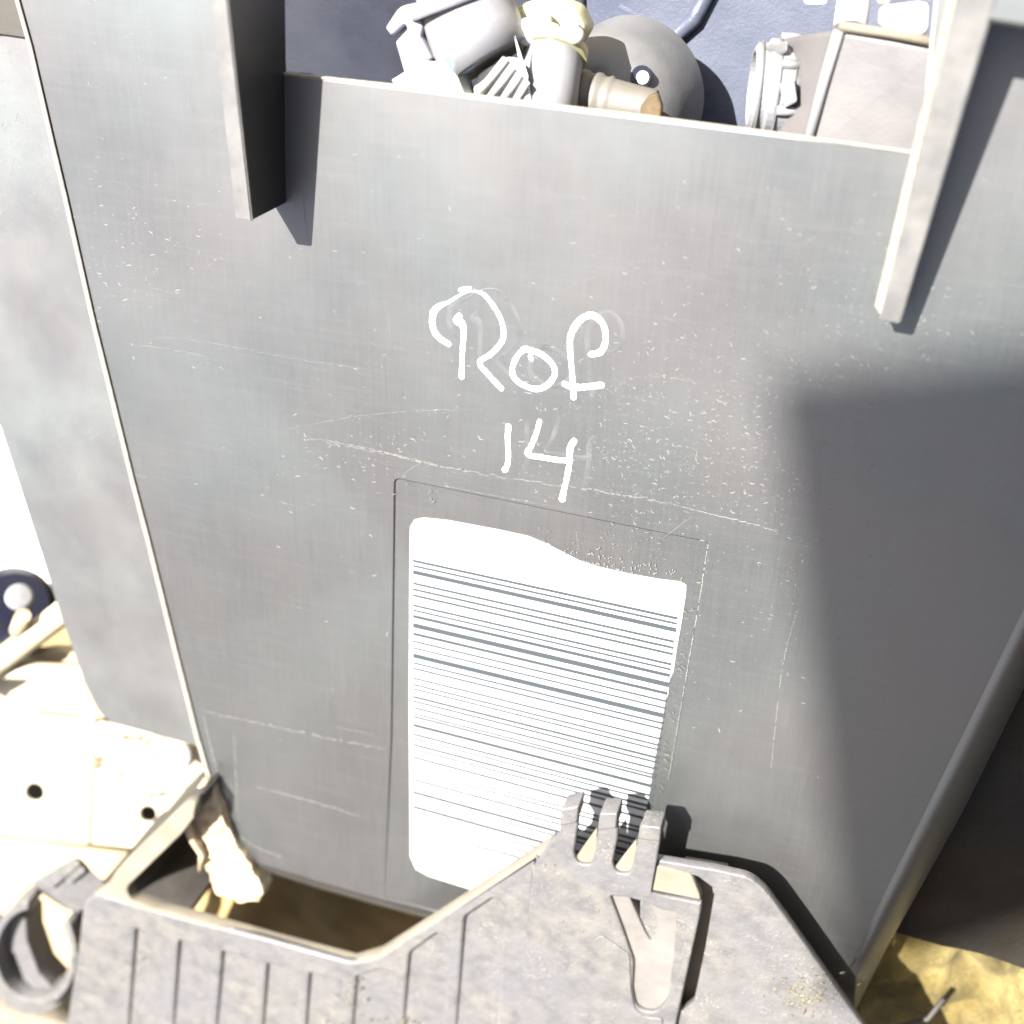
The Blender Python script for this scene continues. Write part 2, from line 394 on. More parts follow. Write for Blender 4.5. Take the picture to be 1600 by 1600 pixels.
bars = [(860 + v / 6.4, t / 6.4 + (1.9 if t > 8 else 3.0)) for v, t in bars] + [(1090 + v / 6.4, t / 6.4 + (1.9 if t > 8 else 3.0)) for v, t in [(35, 3), (98, 12), (158, 3), (188, 5), (272, 24), (364, 14), (408, 2.5), (468, 8), (515, 10), (595, 14), (692, 9), (732, 3), (817, 13), (870, 2.5), (945, 20), (990, 3), (1090, 20), (1155, 3), (1230, 3), (1302, 12)]]
bm = bmesh.new(); bz = LZ + .00004
bzi = 0
for y, t in bars:
    bzi += 1; bz = LZ + .00004 + .000012 * (bzi % 4)
    a = P(645, y - t / 2, bz); b = P(645, y + t / 2, bz); x1 = P(1058, 968, bz).x + .0002
    w0 = [bm.verts.new(v) for v in (Vector((a.x, a.y, bz)), Vector((a.x, b.y, bz)), Vector((x1, b.y, bz)), Vector((x1, a.y, bz)))]
    bm.faces.new(w0)
part('barcode_print', from_bm(bm), M['ink'], L)
# the tiny washed out line of print below the bars
bm = bmesh.new(); a = P(670, 1330, bz); b = P(783, 1362, bz); d = (b - a).normalized(); u = Vector((-d.y, d.x, 0))
t = 0; Ltot = (b - a).length
while t < Ltot:
    wdt = random.uniform(.0007, .0013)
    for k in range(random.choice((2, 3))):
        s = t + k * wdt * .4; hh = random.uniform(.0008, .0015); o = a + d * s
        bm.faces.new([bm.verts.new(v) for v in (o, o + d * .00022, o + d * .00022 + u * hh, o + u * hh)])
    o = a + d * t + u * random.choice((0, .0012, .0007))
    bm.faces.new([bm.verts.new(v + Vector((0, 0, 1e-5))) for v in (o, o + d * wdt * .8, o + d * wdt * .8 + u * .0002, o + u * .0002)])
    t += wdt * 1.5
part('small_print', from_bm(bm), M['ink_faint'], L)

# ---- handwriting
def cz(l, wd): return [(580 + p[0] / 3.2, 400 + p[1] / 3.2, (p[2] if len(p) > 2 else wd)) for p in l]
R1 = [cz([(447, 170, 6), (470, 164, 6), (495, 161, 5)], 6),
      cz([(512, 176, 2), (470, 184, 3), (430, 205, 4), (385, 232, 5), (345, 248, 8), (315, 275, 10), (306, 315, 10), (310, 362, 10), (335, 405, 10), (386, 440, 9)], 9),
      cz([(515, 176, 2.5), (560, 190, 6), (600, 235, 7), (636, 290, 7), (657, 345, 7), (662, 395, 8), (648, 436, 8), (600, 490, 8), (542, 533, 8), (585, 592, 9), (650, 662, 9)], 8),
      cz([(440, 300, 9), (425, 325, 10), (450, 335, 12), (462, 380, 9), (458, 450, 8), (454, 540, 8), (452, 604, 9)], 9)]
O1 = [cz([(802, 518, 7), (796, 505, 7), (800, 492, 5)], 6),
      cz([(775, 462, 9), (735, 495, 8), (708, 550, 8), (710, 600, 9), (750, 640, 9), (825, 666, 9), (885, 642, 9), (918, 590, 8), (905, 540, 8), (855, 495, 9), (810, 476, 10), (762, 466, 8)], 9)]
F1 = [cz([(1100, 492, 9), (1148, 478, 9), (1172, 425, 8), (1163, 350, 8), (1125, 305, 9), (1085, 298, 9), (1040, 325, 9), (1000, 390, 9), (994, 460, 8), (1002, 560, 8), (1008, 640, 9), (1012, 708, 9)], 9),
      cz([(966, 640, 9), (1010, 656, 11), (1070, 655, 9), (1150, 646, 10)], 9)]
D1 = [cz([(686, 852, 10), (682, 920, 8), (686, 990, 8), (682, 1040, 8), (668, 1070, 10)], 9)]
D4 = [cz([(842, 826, 8), (826, 885, 8), (800, 950, 8), (782, 992, 9), (860, 1008, 9), (930, 1020, 9), (975, 1022, 9)], 9),
      cz([(1015, 924, 10), (994, 965, 10), (990, 1040, 9), (978, 1110, 8), (964, 1170, 9), (955, 1216, 11)], 9)]
for strokes, nm, lb in ((R1, 'handwritten_letter', 'white marker capital R'), (O1, 'handwritten_letter', 'white marker letter o'), (F1, 'handwritten_letter', 'white marker letter f'),
                        (D1, 'handwritten_digit', 'white marker digit 1'), (D4, 'handwritten_digit', 'white marker digit 4')):
    bm = bmesh.new()
    for s in strokes: stroke_into(bm, s, .00002, .00025)
    part(nm, from_bm(bm, True), M['paint'], H, label=lb)
bm = bmesh.new()
for s in R1[1:] + O1[1:] + F1[:1] + D1 + D4:
    stroke_into(bm, [(x + 26 + (y - 500) * .02, y - 4, ww * .95) for x, y, ww in s], .00001, .00002, n=3)
part('erased_handwriting', from_bm(bm, False), M['ghost'], H, label='faint grey ghost of the same writing, wiped off')

# ---- scuffs: countless short nicks plus a few long scratches
def inpoly(x, y, poly):
    c = False; j = len(poly) - 1
    for i in range(len(poly)):
        xi, yi = poly[i][:2]; xj, yj = poly[j][:2]
        if (yi > y) != (yj > y) and x < (xj - xi) * (y - yi) / (yj - yi) + xi: c = not c
        j = i
    return c
facein = face
clusters = [(230, 360, 150, 60, 130), (180, 430, 60, 60, 60), (230, 60, 110, 70, 60), (500, 240, 120, 90, 30), (1000, 640, 170, 90, 260), (1150, 720, 150, 70, 200), (1000, 720, 90, 50, 160),
            (1250, 640, 110, 80, 140), (1420, 560, 110, 60, 70), (640, 720, 120, 60, 90), (1300, 420, 90, 80, 90), (1000, 300, 260, 110, 60), (1530, 350, 60, 160, 70),
            (900, 870, 90, 25, 60), (1180, 900, 110, 120, 120), (1350, 800, 120, 140, 120), (500, 850, 160, 170, 50), (1450, 1150, 100, 180, 40), (750, 330, 300, 160, 60), (900, 500, 250, 150, 60), (1000, 600, 150, 15, 60), (560, 700, 60, 20, 40)]
bmn = bmesh.new(); bmf = bmesh.new()
def nick(bm, x, y, ln, wd, a, curv, z):
    pts = []
    n = 4
    for k in range(n + 1):
        t = k / n - .5; aa = a + curv * t
        pts.append((x + math.cos(a) * ln * t - math.sin(a) * curv * ln * (t * t - .25), y + math.sin(a) * ln * t + math.cos(a) * curv * ln * (t * t - .25), wd * (1 - 3.2 * t * t)))
    prev = None
    for k, (px_, py_, ww) in enumerate(pts):
        q = pts[min(k + 1, n)]; r_ = pts[max(k - 1, 0)]; dx, dy = q[0] - r_[0], q[1] - r_[1]; l = math.hypot(dx, dy) or 1
        nx, ny = -dy / l * ww / 2, dx / l * ww / 2
        cur = (bm.verts.new(P(px_ + nx, py_ + ny, z)), bm.verts.new(P(px_ - nx, py_ - ny, z)))
        if prev: bm.faces.new((prev[0], cur[0], cur[1], prev[1]))
        prev = cur
for cx, cy, sx, sy, n in clusters:
    for _ in range(int(n * 2.0)):
        x, y = random.gauss(cx, sx), random.gauss(cy, sy)
        if not (0 < x < 1610 and -10 < y < 1500) or not inpoly(x, y, facein) or inpoly(x, y, lab): continue
        s = random.random() ** 2.2
        bmx = bmn if random.random() < .5 else bmf
        s = s * s if random.random() < .8 else s
        nick(bmx, x, y, 1.2 + 9 * s, .55 + .7 * random.random() + s * .5, random.gauss(.3, .6), random.uniform(-1.1, 1.1), .00006)
bmg = bmesh.new()
for _ in range(330):
    x, y = random.gauss(20, 50), random.gauss(200, 120)
    if x > 27 + y * .24 - 12 or y < 58 or x < -15: continue
    nick(bmg, x, y, 1.5 + 8 * random.random() ** 2, .7 + .6 * random.random(), random.uniform(0, 3.1), random.uniform(-1.2, 1.2), -.0119)
def scratch(bm, pts, jitter=1.2, dens=.85):
    c = catmull(pts, 18)
    for a, b in zip(c, c[1:]):
        if random.random() > dens: continue
        ww = a[2] * random.uniform(.35, 1.0)
        ang = math.atan2(b[1] - a[1], b[0] - a[0]); l = math.hypot(b[0] - a[0], b[1] - a[1])
        nick(bm, (a[0] + b[0]) / 2 + random.uniform(-jitter, jitter) * .4, (a[1] + b[1]) / 2 + random.uniform(-jitter, jitter), l * 1.3, ww, ang, 0, .00005)
scratch(bmf, [(200, 538, 1.5), (260, 545, 1.8), (330, 558, 1.2)], 1)
scratch(bmn, [(490, 686, .7), (520, 690, 1.2), (580, 702, 1.4), (640, 718, 2), (690, 729, 1.5), (740, 737, 1)], .8)
scratch(bmf, [(480, 686, 2), (600, 708, 3), (740, 738, 2.5), (900, 762, 3), (1040, 785, 3)], 2)
scratch(bmn, [(1000, 775, .6), (1080, 796, 1.2), (1150, 812, 1.9), (1215, 830, 1.4)], 1)
scratch(bmf, [(215, 536, .8), (270, 527, 1.4), (370, 543, 1.3), (470, 562, 1.1), (600, 580, .8)], .8, .9)
scratch(bmf, [(450, 670, 1.2), (560, 650, 1.5), (650, 642, 1.5), (730, 640, 1)], .6)
scratch(bmf, [(700, 760, 1.5), (760, 772, 1.5), (860, 790, 1)], .6)
scratch(bmf, [(880, 455, 1.5), (950, 425, 1.6), (1030, 400, 1)], .6)
scratch(bmf, [(940, 612, 1.2), (1000, 590, 2), (1060, 592, 2.2), (1100, 600, 1)], 3, .8)
scratch(bmf, [(1245, 955, 2), (1225, 1030, 2.5), (1213, 1120, 2.5), (1205, 1200, 2)], .8)
scratch(bmf, [(320, 1112, 2), (420, 1133, 3), (520, 1155, 3), (600, 1170, 2)], 1.2)
scratch(bmf, [(365, 1135, 1.5), (368, 1200, 2.5), (372, 1280, 2)], 1)
scratch(bmf, [(400, 1230, 2), (480, 1250, 3), (560, 1275, 2)], 1)
scratch(bmf, [(318, 1120, 3), (330, 1170, 4), (345, 1230, 4), (362, 1290, 4), (395, 1320, 3), (440, 1340, 3)], 1.5)
scratch(bmn, [(1106, 852, 2.2), (1094, 930, 2), (1082, 1000, 2), (1068, 1080, 1.6), (1056, 1150, 1.3), (1044, 1220, 1)], .7)
for k in range(40):
    y = 950 + random.random() * 290; nick(bmf, 1076 - (y - 960) * .163 + random.uniform(-5, 5), y, random.uniform(4, 11), random.uniform(.7, 1.6), random.gauss(.3, .3), 0, .00005)
for k in range(60):
    x = random.uniform(880, 1075); y = 858 + (x - 850) * .2 + random.uniform(-9, 10)
    nick(bmn, x, y, 3, 1.5, random.uniform(0, 3), .3, .00005)
for k in range(26):
    x = random.uniform(200, 1500); y = random.uniform(150, 1250)
    if inpoly(x, y, facein) and not inpoly(x, y, lab):
        nick(bmf, x, y, random.uniform(25, 90), random.uniform(.6, 1.1), random.choice((1.45, .3, 1.5, -.5)) + random.gauss(0, .12), random.uniform(-.15, .15), .00005)
part('scratch_marks', from_bm(bmn), M['scuff'], H, kind='stuff')
part('scratch_marks', from_bm(bmf), M['scuff_faint'], H, kind='stuff')
part('scratch_marks', from_bm(bmg), M['scuff'], H, kind='stuff')

# ---------------------------------------------------------------- ribbed bracket in front
BZ = .020
B = thing('plastic_bracket', 'dusty grey ribbed plastic bracket with a forked latch in front of the barcode label', 'bracket', tuple(P(700, 1540, 0)))
outer = [(104, 1760, 0), (104, 1600, 0), (122, 1482, 6), (130, 1408, 16), (152, 1396, 10), (168, 1402, 6), (290, 1437, 0), (400, 1464, 0), (552, 1506, 26), (590, 1496, 26), (700, 1426, 0), (842, 1334, 4), (834, 1380, 0), (803, 1760, 0)]
pockets = [[(212, 1452, 3), (262, 1466, 10), (250, 1720, 0), (190, 1720, 0)], [(280, 1470, 3), (331, 1484, 10), (316, 1720, 0), (260, 1720, 0)],
           [(348, 1487, 3), (401, 1501, 10), (388, 1720, 0), (326, 1720, 0)], [(418, 1506, 3), (466, 1519, 10), (456, 1720, 0), (400, 1720, 0)],
           [(484, 1521, 3), (540, 1534, 10), (530, 1720, 0), (468, 1720, 0)], [(557, 1527, 3), (600, 1514, 8), (614, 1522, 6), (604, 1720, 0), (540, 1720, 0)],
           [(640, 1490, 6), (686, 1457, 8), (701, 1470, 8), (684, 1720, 0), (618, 1720, 0)], [(726, 1434, 6), (772, 1403, 8), (787, 1414, 8), (770, 1720, 0), (702, 1720, 0)]]
part('ribbed_plate', plate([outer] + pockets, BZ, .0030, .0013), M['bracket'], B)
back = [(x, y, 0) for x, y in [(112, 1740), (130, 1480), (140, 1412), (556, 1514), (596, 1502), (830, 1350), (798, 1740)]]
part('ribbed_plate_back', plate([back], BZ - .0020, .0040, .0004, ref=BZ), M['bracket'], B)
# loop of wall round the opening at the upper left
arm = [(134, 1406, 10), (168, 1404, 0), (290, 1439, 0), (286, 1433, 0), (205, 1408, 10), (196, 1388, 12), (283, 1304, 0), (303, 1278, 0), (304, 1252, 0), (286, 1258, 0), (180, 1362, 14), (168, 1386, 8)]
part('loop_arm', plate([arm], BZ - .0005, .006, .0006), M['bracket_dust'], B)
part('loop_inner_wall', plate([arm], BZ - .0062, .055, .0004, ref=BZ - .0005), M['dark_shade'], B)  # lower copy of the arm, its shaded inside painted dark
inner_wall = [(200, 1402), (205, 1410), (300, 1438), (420, 1472), (548, 1506), (590, 1494), (700, 1424), (850, 1326), (862, 1316), (868, 1330), (700, 1436), (590, 1506), (548, 1518), (420, 1484), (300, 1450), (200, 1420)]
part('opening_wall', plate([[(x, y, 0) for x, y in inner_wall]], BZ - .0003, .0062, .0005, ref=BZ), M['bracket_dust'], B)
# right hand block with teeth, latch and slots
TZ = BZ + .002
tooth = [(858, 1318, 4), (873, 1304, 6), (880, 1266, 6), (904, 1256, 4), (903, 1290, 0), (896, 1335, 8), (903, 1350, 8), (924, 1352, 8), (930, 1330, 6), (937, 1270, 5), (966, 1270, 5),
         (965, 1310, 0), (956, 1350, 8), (964, 1365, 8), (984, 1366, 8), (990, 1345, 6), (1000, 1288, 5), (1033, 1290, 5), (1032, 1310, 0), (1016, 1396, 0), (1096, 1412, 2), (1095, 1424, 0), (1056, 1600, 0), (1030, 1780, 0), (785, 1780, 0), (812, 1560, 0), (832, 1356, 2)]
yshape = [(953, 1400, 4), (978, 1402, 3), (1014, 1412, 4), (1034, 1422, 6), (1058, 1426, 6), (1052, 1500, 0), (1043, 1565, 14), (1022, 1584, 12), (994, 1576, 14), (988, 1545, 6), (990, 1502, 6), (972, 1450, 0)]
part('latch_block', plate([tooth, yshape], TZ, .0026, .0007), M['bracket'], B)
tri = [(982, 1408, 2), (1009, 1414, 4), (1026, 1442, 3), (1024, 1460, 0), (1016, 1478, 5), (1006, 1462, 0)]
lback = [(836, 1362, 0), (1012, 1400, 0), (1090, 1416, 0), (1052, 1600, 0), (1028, 1770, 0), (790, 1770, 0)]
part('latch_floor', plate([lback, tri], TZ - .0018,   .006, .0004, ref=TZ), M['bracket_light'], B, label='dusty sunken floor of the fork shaped latch')
for q in ([(878, 1262), (906, 1256), (903, 1282), (875, 1288)], [(938, 1268), (966, 1268), (964, 1292), (935, 1294)], [(1002, 1286), (1034, 1290), (1032, 1312), (998, 1308)]):
    part('tooth', plate([[(x, y, 4) for x, y in q]], TZ + .0012, .009, .0006, ref=TZ), M['bracket'], B)
for q in ([(890, 1356), (930, 1300), (932, 1356)], [(950, 1372), (992, 1318), (994, 1374)]):
    part('slot_web', plate([[(x, y, 0) for x, y in q]], TZ - .0015, .002, .0003, ref=TZ), M['bracket_dust'], B)
part('tongue', plate([[(925, 1470, 10), (940, 1462, 4), (984, 1492, 6), (986, 1548, 4), (992, 1578, 8), (1008, 1590, 6), (1036, 1592, 6), (1025, 1700, 0), (915, 1700, 0), (920, 1560, 0)]], TZ + .0007, .001, .0005), M['bracket'], B)
# right wing, a step lower
wing = [(1000, 1340, 0), (1036, 1346, 2), (1120, 1360, 0), (1172, 1372, 20), (1196, 1392, 16), (1240, 1452, 0), (1345, 1600, 0), (1430, 1730, 0), (1430, 1790, 0), (1000, 1790, 0)]
slot = [(1077, 1367, 3), (1090, 1370, 0), (1117, 1390, 5), (1102, 1480, 0), (1084, 1566, 5), (1064, 1582, 4), (1060, 1570, 0), (1092, 1425, 0), (1096, 1402, 8)]
part('wing_plate', plate([wing, slot], BZ - .0012, .0038, .0006), M['bracket'], B)
part('slot_wall', plate([[(1062, 1372, 0), (1130, 1384, 0), (1090, 1610, 0), (1040, 1610, 0)]], BZ - .011, .002, .0002, ref=BZ - .0012), M['bracket_dust'], B)
part('wing_web', plate([[(1010, 1350, 0), (1078, 1366, 0), (1094, 1400, 6), (1094, 1414, 0), (1012, 1398, 0)]], BZ - .0002, .003, .0006), M['bracket_dust'], B)
sup = [(130, 1500), (560, 1560), (820, 1500), (1000, 1450), (1250, 1560), (1330, 1700), (120, 1720)]
# dried mud on the wing and flakes on the plate
def mud(cx, cy, rx, ry, z, n, name='mud_patch'):
    bm = bmesh.new()
    for _ in range(n):
        x = random.gauss(cx, rx); y = random.gauss(cy, ry); p = P(x, y, z); s = random.uniform(.0004, .0014)
        m = bmesh.ops.create_icosphere(bm, subdivisions=1, radius=s, matrix=Matrix.Translation(p) @ Euler((random.random(), random.random(), random.random())).to_matrix().to_4x4() @ Matrix.Diagonal((1, random.uniform(.5, 1.3), .3, 1)))
    return from_bm(bm, True)
part('mud_patch', mud(1255, 1555, 26, 18, BZ - .0011, 150), M['mud'], B, kind='stuff')
part('mud_patch', mud(545, 1555, 9, 18, BZ, 22), M['mud'], B, kind='stuff')
part('mud_patch', mud(610, 1598, 34, 4, BZ, 26), M['mud'], B, kind='stuff')
for k in range(0): pass
part('mud_patch', join_meshes([mud(random.uniform(150, 1200), random.uniform(1420, 1600), 30, 25, BZ + .0001, 5) for _ in range(0)] + [mud(180, 1500, 20, 40, BZ, 14), mud(900, 1450, 30, 50, TZ, 14)]), M['mud'], B, kind='stuff')

# ---------------------------------------------------------------- clip ring at lower left
K = thing('clip_ring', 'dusty grey plastic clip ring with a hooked block at the lower left corner', 'clip', tuple(P(58, 1500, -.02)))
def arc_band(cx, cy, ro_, ri_, a0, a1, z, th, bev=.0006, sq=1.25, n=30):
    o = [(cx + ro_ * math.cos(math.radians(a0 + (a1 - a0) * k / n)), cy + ro_ * sq * math.sin(math.radians(a0 + (a1 - a0) * k / n)), 0) for k in range(n + 1)]
    i = [(cx + ri_ * math.cos(math.radians(a1 - (a1 - a0) * k / n)), cy + ri_ * sq * math.sin(math.radians(a1 - (a1 - a0) * k / n)), 0) for k in range(n + 1)]
    return plate([o + i], z, th, bev)
part('ring', arc_band(52, 1492, 68, 57, -40, 262, .016, .016), M['bracket'], K)
part('ring_rim', arc_band(52, 1490, 76, 64, 10, 215, .007, .005), M['bracket'], K)
part('hook_block', hull([(50, 1378, .016), (118, 1338, .016), (128, 1346, .014), (168, 1384, .012), (160, 1400, .012), (122, 1428, .014), (92, 1400, .016), (60, 1392, -.004), (118, 1352, -.004), (150, 1400, -.004), (100, 1420, -.004)], .0008), M['bracket'], K)
part('hook_ridge', plate([[(68, 1384, 3), (116, 1346, 3), (126, 1352, 3), (80, 1390, 3)]], .0185, .003, .0005), M['bracket'], K)
part('hook_ridge', plate([[(100, 1372, 3), (124, 1352, 3), (134, 1362, 3), (108, 1384, 3)]], .0175, .003, .0005), M['bracket'], K)
part('inner_bar', plate([[(0, 1452, 0), (18, 1424, 4), (40, 1436, 4), (42, 1470, 0), (60, 1520, 0), (84, 1546, 4), (66, 1556, 4), (36, 1530, 0), (22, 1490, 0), (0, 1478, 0)]], .008, .014, .0006), M['bracket'], K)
part('mounting_strip', plate([[(-80, 1560, 0), (40, 1588, 4), (104, 1600, 0), (100, 1720, 0), (-80, 1700, 0)]], .004, .01, .0008), M['bracket_dust'], K)

# ---------------------------------------------------------------- things behind and around, lower left
T1 = thing('cream_mounting_plate', 'bright cream mounting plate with two round bolt holes left of the housing', 'plate', tuple(P(140, 1240, -.09)))
def circ(cx, cy, rx, ry, n=22): return [(cx + rx * math.cos(2 * math.pi * k / n), cy + ry * math.sin(2 * math.pi * k / n), 0) for k in range(n)]
part('plate_panel', plate([[(-120, 1060, 0), (64, 1118, 0), (147, 1126, 0), (138, 1324, 6), (-20, 1302, 0), (-140, 1290, 0)], circ(54, 1239, 14.5, 15)], -.05, .0025, .0008), M['cream'], T1)
part('plate_panel', plate([[(150, 1128, 0), (330, 1170, 0), (325, 1210, 0), (290, 1262, 0), (228, 1320, 8), (205, 1344, 6), (140, 1328, 6)], circ(231, 1273, 13, 13.5)], -.052, .0025, .0008), M['cream'], T1)
part('plate_base', plate([[(-200, 1040, 0), (340, 1160, 0), (345, 1300, 0), (240, 1420, 0), (-200, 1380, 0)]], -.095, .004, .0008), M['darkgrey'], T1)  # dark colour paints the shade seen through the bolt holes
solo('crumpled_wrapper', rough_sheet([(146, 1190, 0), (160, 1158, 0), (215, 1160, 0), (262, 1152, 0), (312, 1178, 0), (330, 1212, 0), (268, 1232, 0), (205, 1250, 0), (160, 1226, 0)], -.042, .004, .005, .0022, 3), M['cream2'],
     'crumpled pale wrapper with ochre folds lying on the cream plate under the housing flange', 'wrapper')
solo('plastic_ball', (lambda: (tube([P(286, 1182, -.034) + Vector((0, 0, .006 * math.cos(a))) for a in [math.pi * (1 - k / 10) for k in range(11)]], [max(.0001, .006 * math.sin(math.pi * k / 10)) for k in range(11)], 20)))(), M['whitepl'],
     'small glossy white ball in the folds of the wrapper', 'ball')
solo('folded_cloth', rough_sheet([(-140, 1030, 0), (60, 1020, 0), (118, 1018, 0), (180, 1060, 0), (200, 1130, 0), (60, 1112, 0), (-140, 1100, 0)], -.046, .006, .004, .004, 5), M['cream2'],
     'cream cloth folded flat between the dark knob and the mounting plate', 'cloth')
RT = [P(-60, 1075, -.030), P(20, 1018, -.030), P(95, 960, -.032), P(135, 925, -.034)]
solo('cream_tube', tube(RT, [.006, .006, .006, .006], 20), M['cream2'], 'cream tube slanting up behind the left flange beside the dark knob', 'tube')
solo('cream_tube', tube([P(-80, 1045, -.036), P(40, 1048, -.036), P(140, 1052, -.036), P(200, 1056, -.036)], [.0045] * 4, 20), M['cream2'], 'thin cream tube lying level above the folded cloth', 'tube')
KN = thing('dark_knob', 'glossy dark blue round knob with a white highlight cap at the left edge', 'knob', tuple(P(20, 930, -.05)))
ax = (P(60, 880, -.02) - P(20, 940, -.05))
part('knob_body', lathe(P(22, 948, -.048), ax, [(0, -.02), (.020, -.02), (.021, 0), (.0195, .004), (.016, .006), (0, .0065)]), M['dark_knob'], KN)
part('knob_cap', lathe(P(30, 934, -.038), ax, [(.0065, 0), (.0065, .002), (.005, .0035), (0, .004)]), M['greypl'], KN)
solo('cream_peg', tube([P(30, 985, -.03), P(36, 962, -.022)], [.0045, .0035], 16), M['foam'], 'stubby pinkish peg in front of the dark knob', 'peg')
solo('backing_sheet', plate([[(-300, 560, 0), (60, 560, 0), (140, 930, 0), (-60, 960, 0), (-300, 980, 0)]], -.09, .004, .001), M['white'], 'bright white sheet beyond the left flange above the dark knob', 'sheet')
FO = thing('foam_strip', 'crumpled beige foam strip sticking out under the lower left corner of the housing', 'foam', tuple(P(350, 1340, -.02)))
part('foam_body', rough_sheet([(304, 1252, 0), (326, 1222, 0), (345, 1262, 0), (366, 1322, 0), (388, 1352, 0), (412, 1396, 0), (402, 1412, 0), (334, 1396, 0), (320, 1350, 0), (302, 1310, 0), (290, 1288, 0)], .004, .010, .0022, .0013, 11), M['foam'], FO)
part('foam_roll', tube([P(324, 1216, .007), P(302, 1250, .008), P(289, 1282, .009), P(300, 1310, .008), P(316, 1335, .0075), P(312, 1360, .006)], [.0012, .0018, .0022, .0018, .0016, .0008], 14), M['foam'], FO)
solo('ochre_cloth', rough_sheet([(160, 1380, 0), (420, 1330, 0), (640, 1380, 0), (780, 1480, 0), (620, 1600, 0), (120, 1600, 0)], -.07, .004, .006, .006, 8), M['ochre'],
     'rumpled ochre cloth seen in the shade through the opening of the grey bracket', 'cloth')
solo('tan_board', plate([[(-200, 1290, 0), (212, 1335, 0), (160, 1420, 0), (120, 1760, 0), (-200, 1760, 0)]], -.045, .004, .0008), M['tan_sheet'], 'flat tan board under the clip ring at the lower left', 'board')

# ---------------------------------------------------------------- lower right
solo('dark_felt_mat', rough_sheet([(1300, 1250, 0), (1420, 1060, 0), (1900, 700, 0), (1960, 1640, 0), (1600, 1514, 0), (1500, 1482, 0), (1393, 1458, 0), (1320, 1420, 0)], -.03, .006, .003, .009, 14), M['carpet'],
     'dark rough felt mat beside the lower right edge of the housing', 'mat')
solo('yellow_foam_block', rough_sheet([(1270, 1440, 0), (1420, 1400, 0), (1800, 1480, 0), (1900, 1900, 0), (1250, 1900, 0)], -.05, .02, .011, .004, 21), M['yellow'],
     'lumpy yellow foam below the dark felt mat at the lower right corner', 'foam')
solo('thin_rod', tube([P(1330, 1640, -.03), P(1400, 1606, -.03), P(1450, 1592, -.032), P(1475, 1560, -.036)], [.0012] * 4, 10), M['dark_shade'],
     'thin dark rod lying across the yellow foam', 'rod')

# ---------------------------------------------------------------- seen through the opening at the top
BK = thing('blue_grey_trim', 'blue grey plastic trim panel seen through the opening of the housing', 'trim', tuple(P(800, 60, -.15)))
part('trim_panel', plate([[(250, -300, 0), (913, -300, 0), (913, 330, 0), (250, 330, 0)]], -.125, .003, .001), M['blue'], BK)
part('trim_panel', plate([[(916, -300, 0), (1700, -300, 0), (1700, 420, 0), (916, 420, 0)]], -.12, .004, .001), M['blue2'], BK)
part('trim_ridge', tube([P(960, 20, -.118), P(1010, 50, -.118), P(1050, 62, -.118), P(1085, 30, -.118), P(1110, -20, -.118)], [.003] * 5, 12), M['blue2'], BK)
HZ = -.045
C1 = thing('hook_connector', 'pale lilac plastic hook standing left of the grey cylinder', 'connector', tuple(P(640, 60, HZ)))
part('hook', plate([[(601, 44, 3), (622, 12, 8), (640, 6, 8), (655, 24, 4), (660, 42, 4), (656, 58, 3), (674, 92, 3), (640, 122, 0), (630, 112, 0), (617, 66, 3), (636, 46, 3), (632, 38, 3), (611, 57, 3)]], -.018, .008, .001), M['lilac'], C1)
C2 = thing('wiring_connector', 'pale grey wiring connector with a ribbed white sleeve behind the opening', 'connector', tuple(P(750, 70, HZ)))
part('connector_barrel', tube([P(716, -60, -.03), P(728, 10, -.029), P(746, 58, -.027), P(766, 96, -.026)], [.0150, .0150, .0150, .0138], 40), M['greypl'], C2)
part('barrel_cap', tube([P(712, -14, -.028), P(719, 8, -.028)], [.0163, .0163], 40), M['lilac'], C2)
part('sleeve', hull([(738, 138, -.022), (760, 108, -.02), (800, 74, -.018), (822, 100, -.018), (838, 190, -.018), (730, 190, -.022), (760, 130, -.04), (830, 180, -.04), (740, 180, -.04)], .002), M['whitepl'], C2)
for k in range(4):
    a = (744 + k * 20, 150 + k * 4); b = (790 + k * 11, 92 + k * 12)
    part('sleeve_rib', tube([P(a[0], a[1], -.0178), P(b[0], b[1], -.0170)], [.0011, .0011], 10), M['whitepl'], C2)
part('blue_tab', hull([(690, 88, -.014), (718, 60, -.012), (734, 64, -.012), (744, 104, -.014), (712, 122, -.014), (700, 100, -.03), (740, 100, -.03)], .0012), M['paleblue'], C2)
part('seal', rough_sheet([(616, 122, 0), (660, 96, 0), (700, 98, 0), (716, 116, 0), (740, 170, 0), (640, 160, 0)], -.016, .008, .002, .002, 2), M['palegreen'], C2)
C3 = thing('yellow_plug', 'pale yellow plug with small round white studs above the grey pipe', 'plug', tuple(P(860, 50, HZ)))
part('cap_body', plate([[(800, 14, 6), (826, 2, 8), (866, 0, 10), (898, 14, 10), (914, 46, 8), (900, 72, 8), (868, 92, 8), (830, 104, 6), (816, 66, 6)]], -.034, .014, .002), M['yellowpl'], C3)
for x, y, r in ((826, 50, .0042), (847, 33, .0032), (862, 53, .0032), (892, 46, .0028), (900, 56, .0026)):
    part('stud', tube([P(x, y, -.036), P(x, y, -.0285), P(x, y, -.027)], [r, r, r * .5], 14), M['whitepl'], C3)
C4 = thing('grey_pipe', 'pale grey pipe end between the white sleeve and the tan hose', 'pipe', tuple(P(860, 110, HZ)))
part('pipe_body', tube([P(866, 78, -.036), P(858, 120, -.031), P(850, 210, -.027)], [.0098, .0098, .0098], 26), M['greypl'], C4)
part('pipe_collar', tube([P(867, 74, -.036), P(864, 88, -.034)], [.0108, .0108], 26), M['yellowpl'], C4)
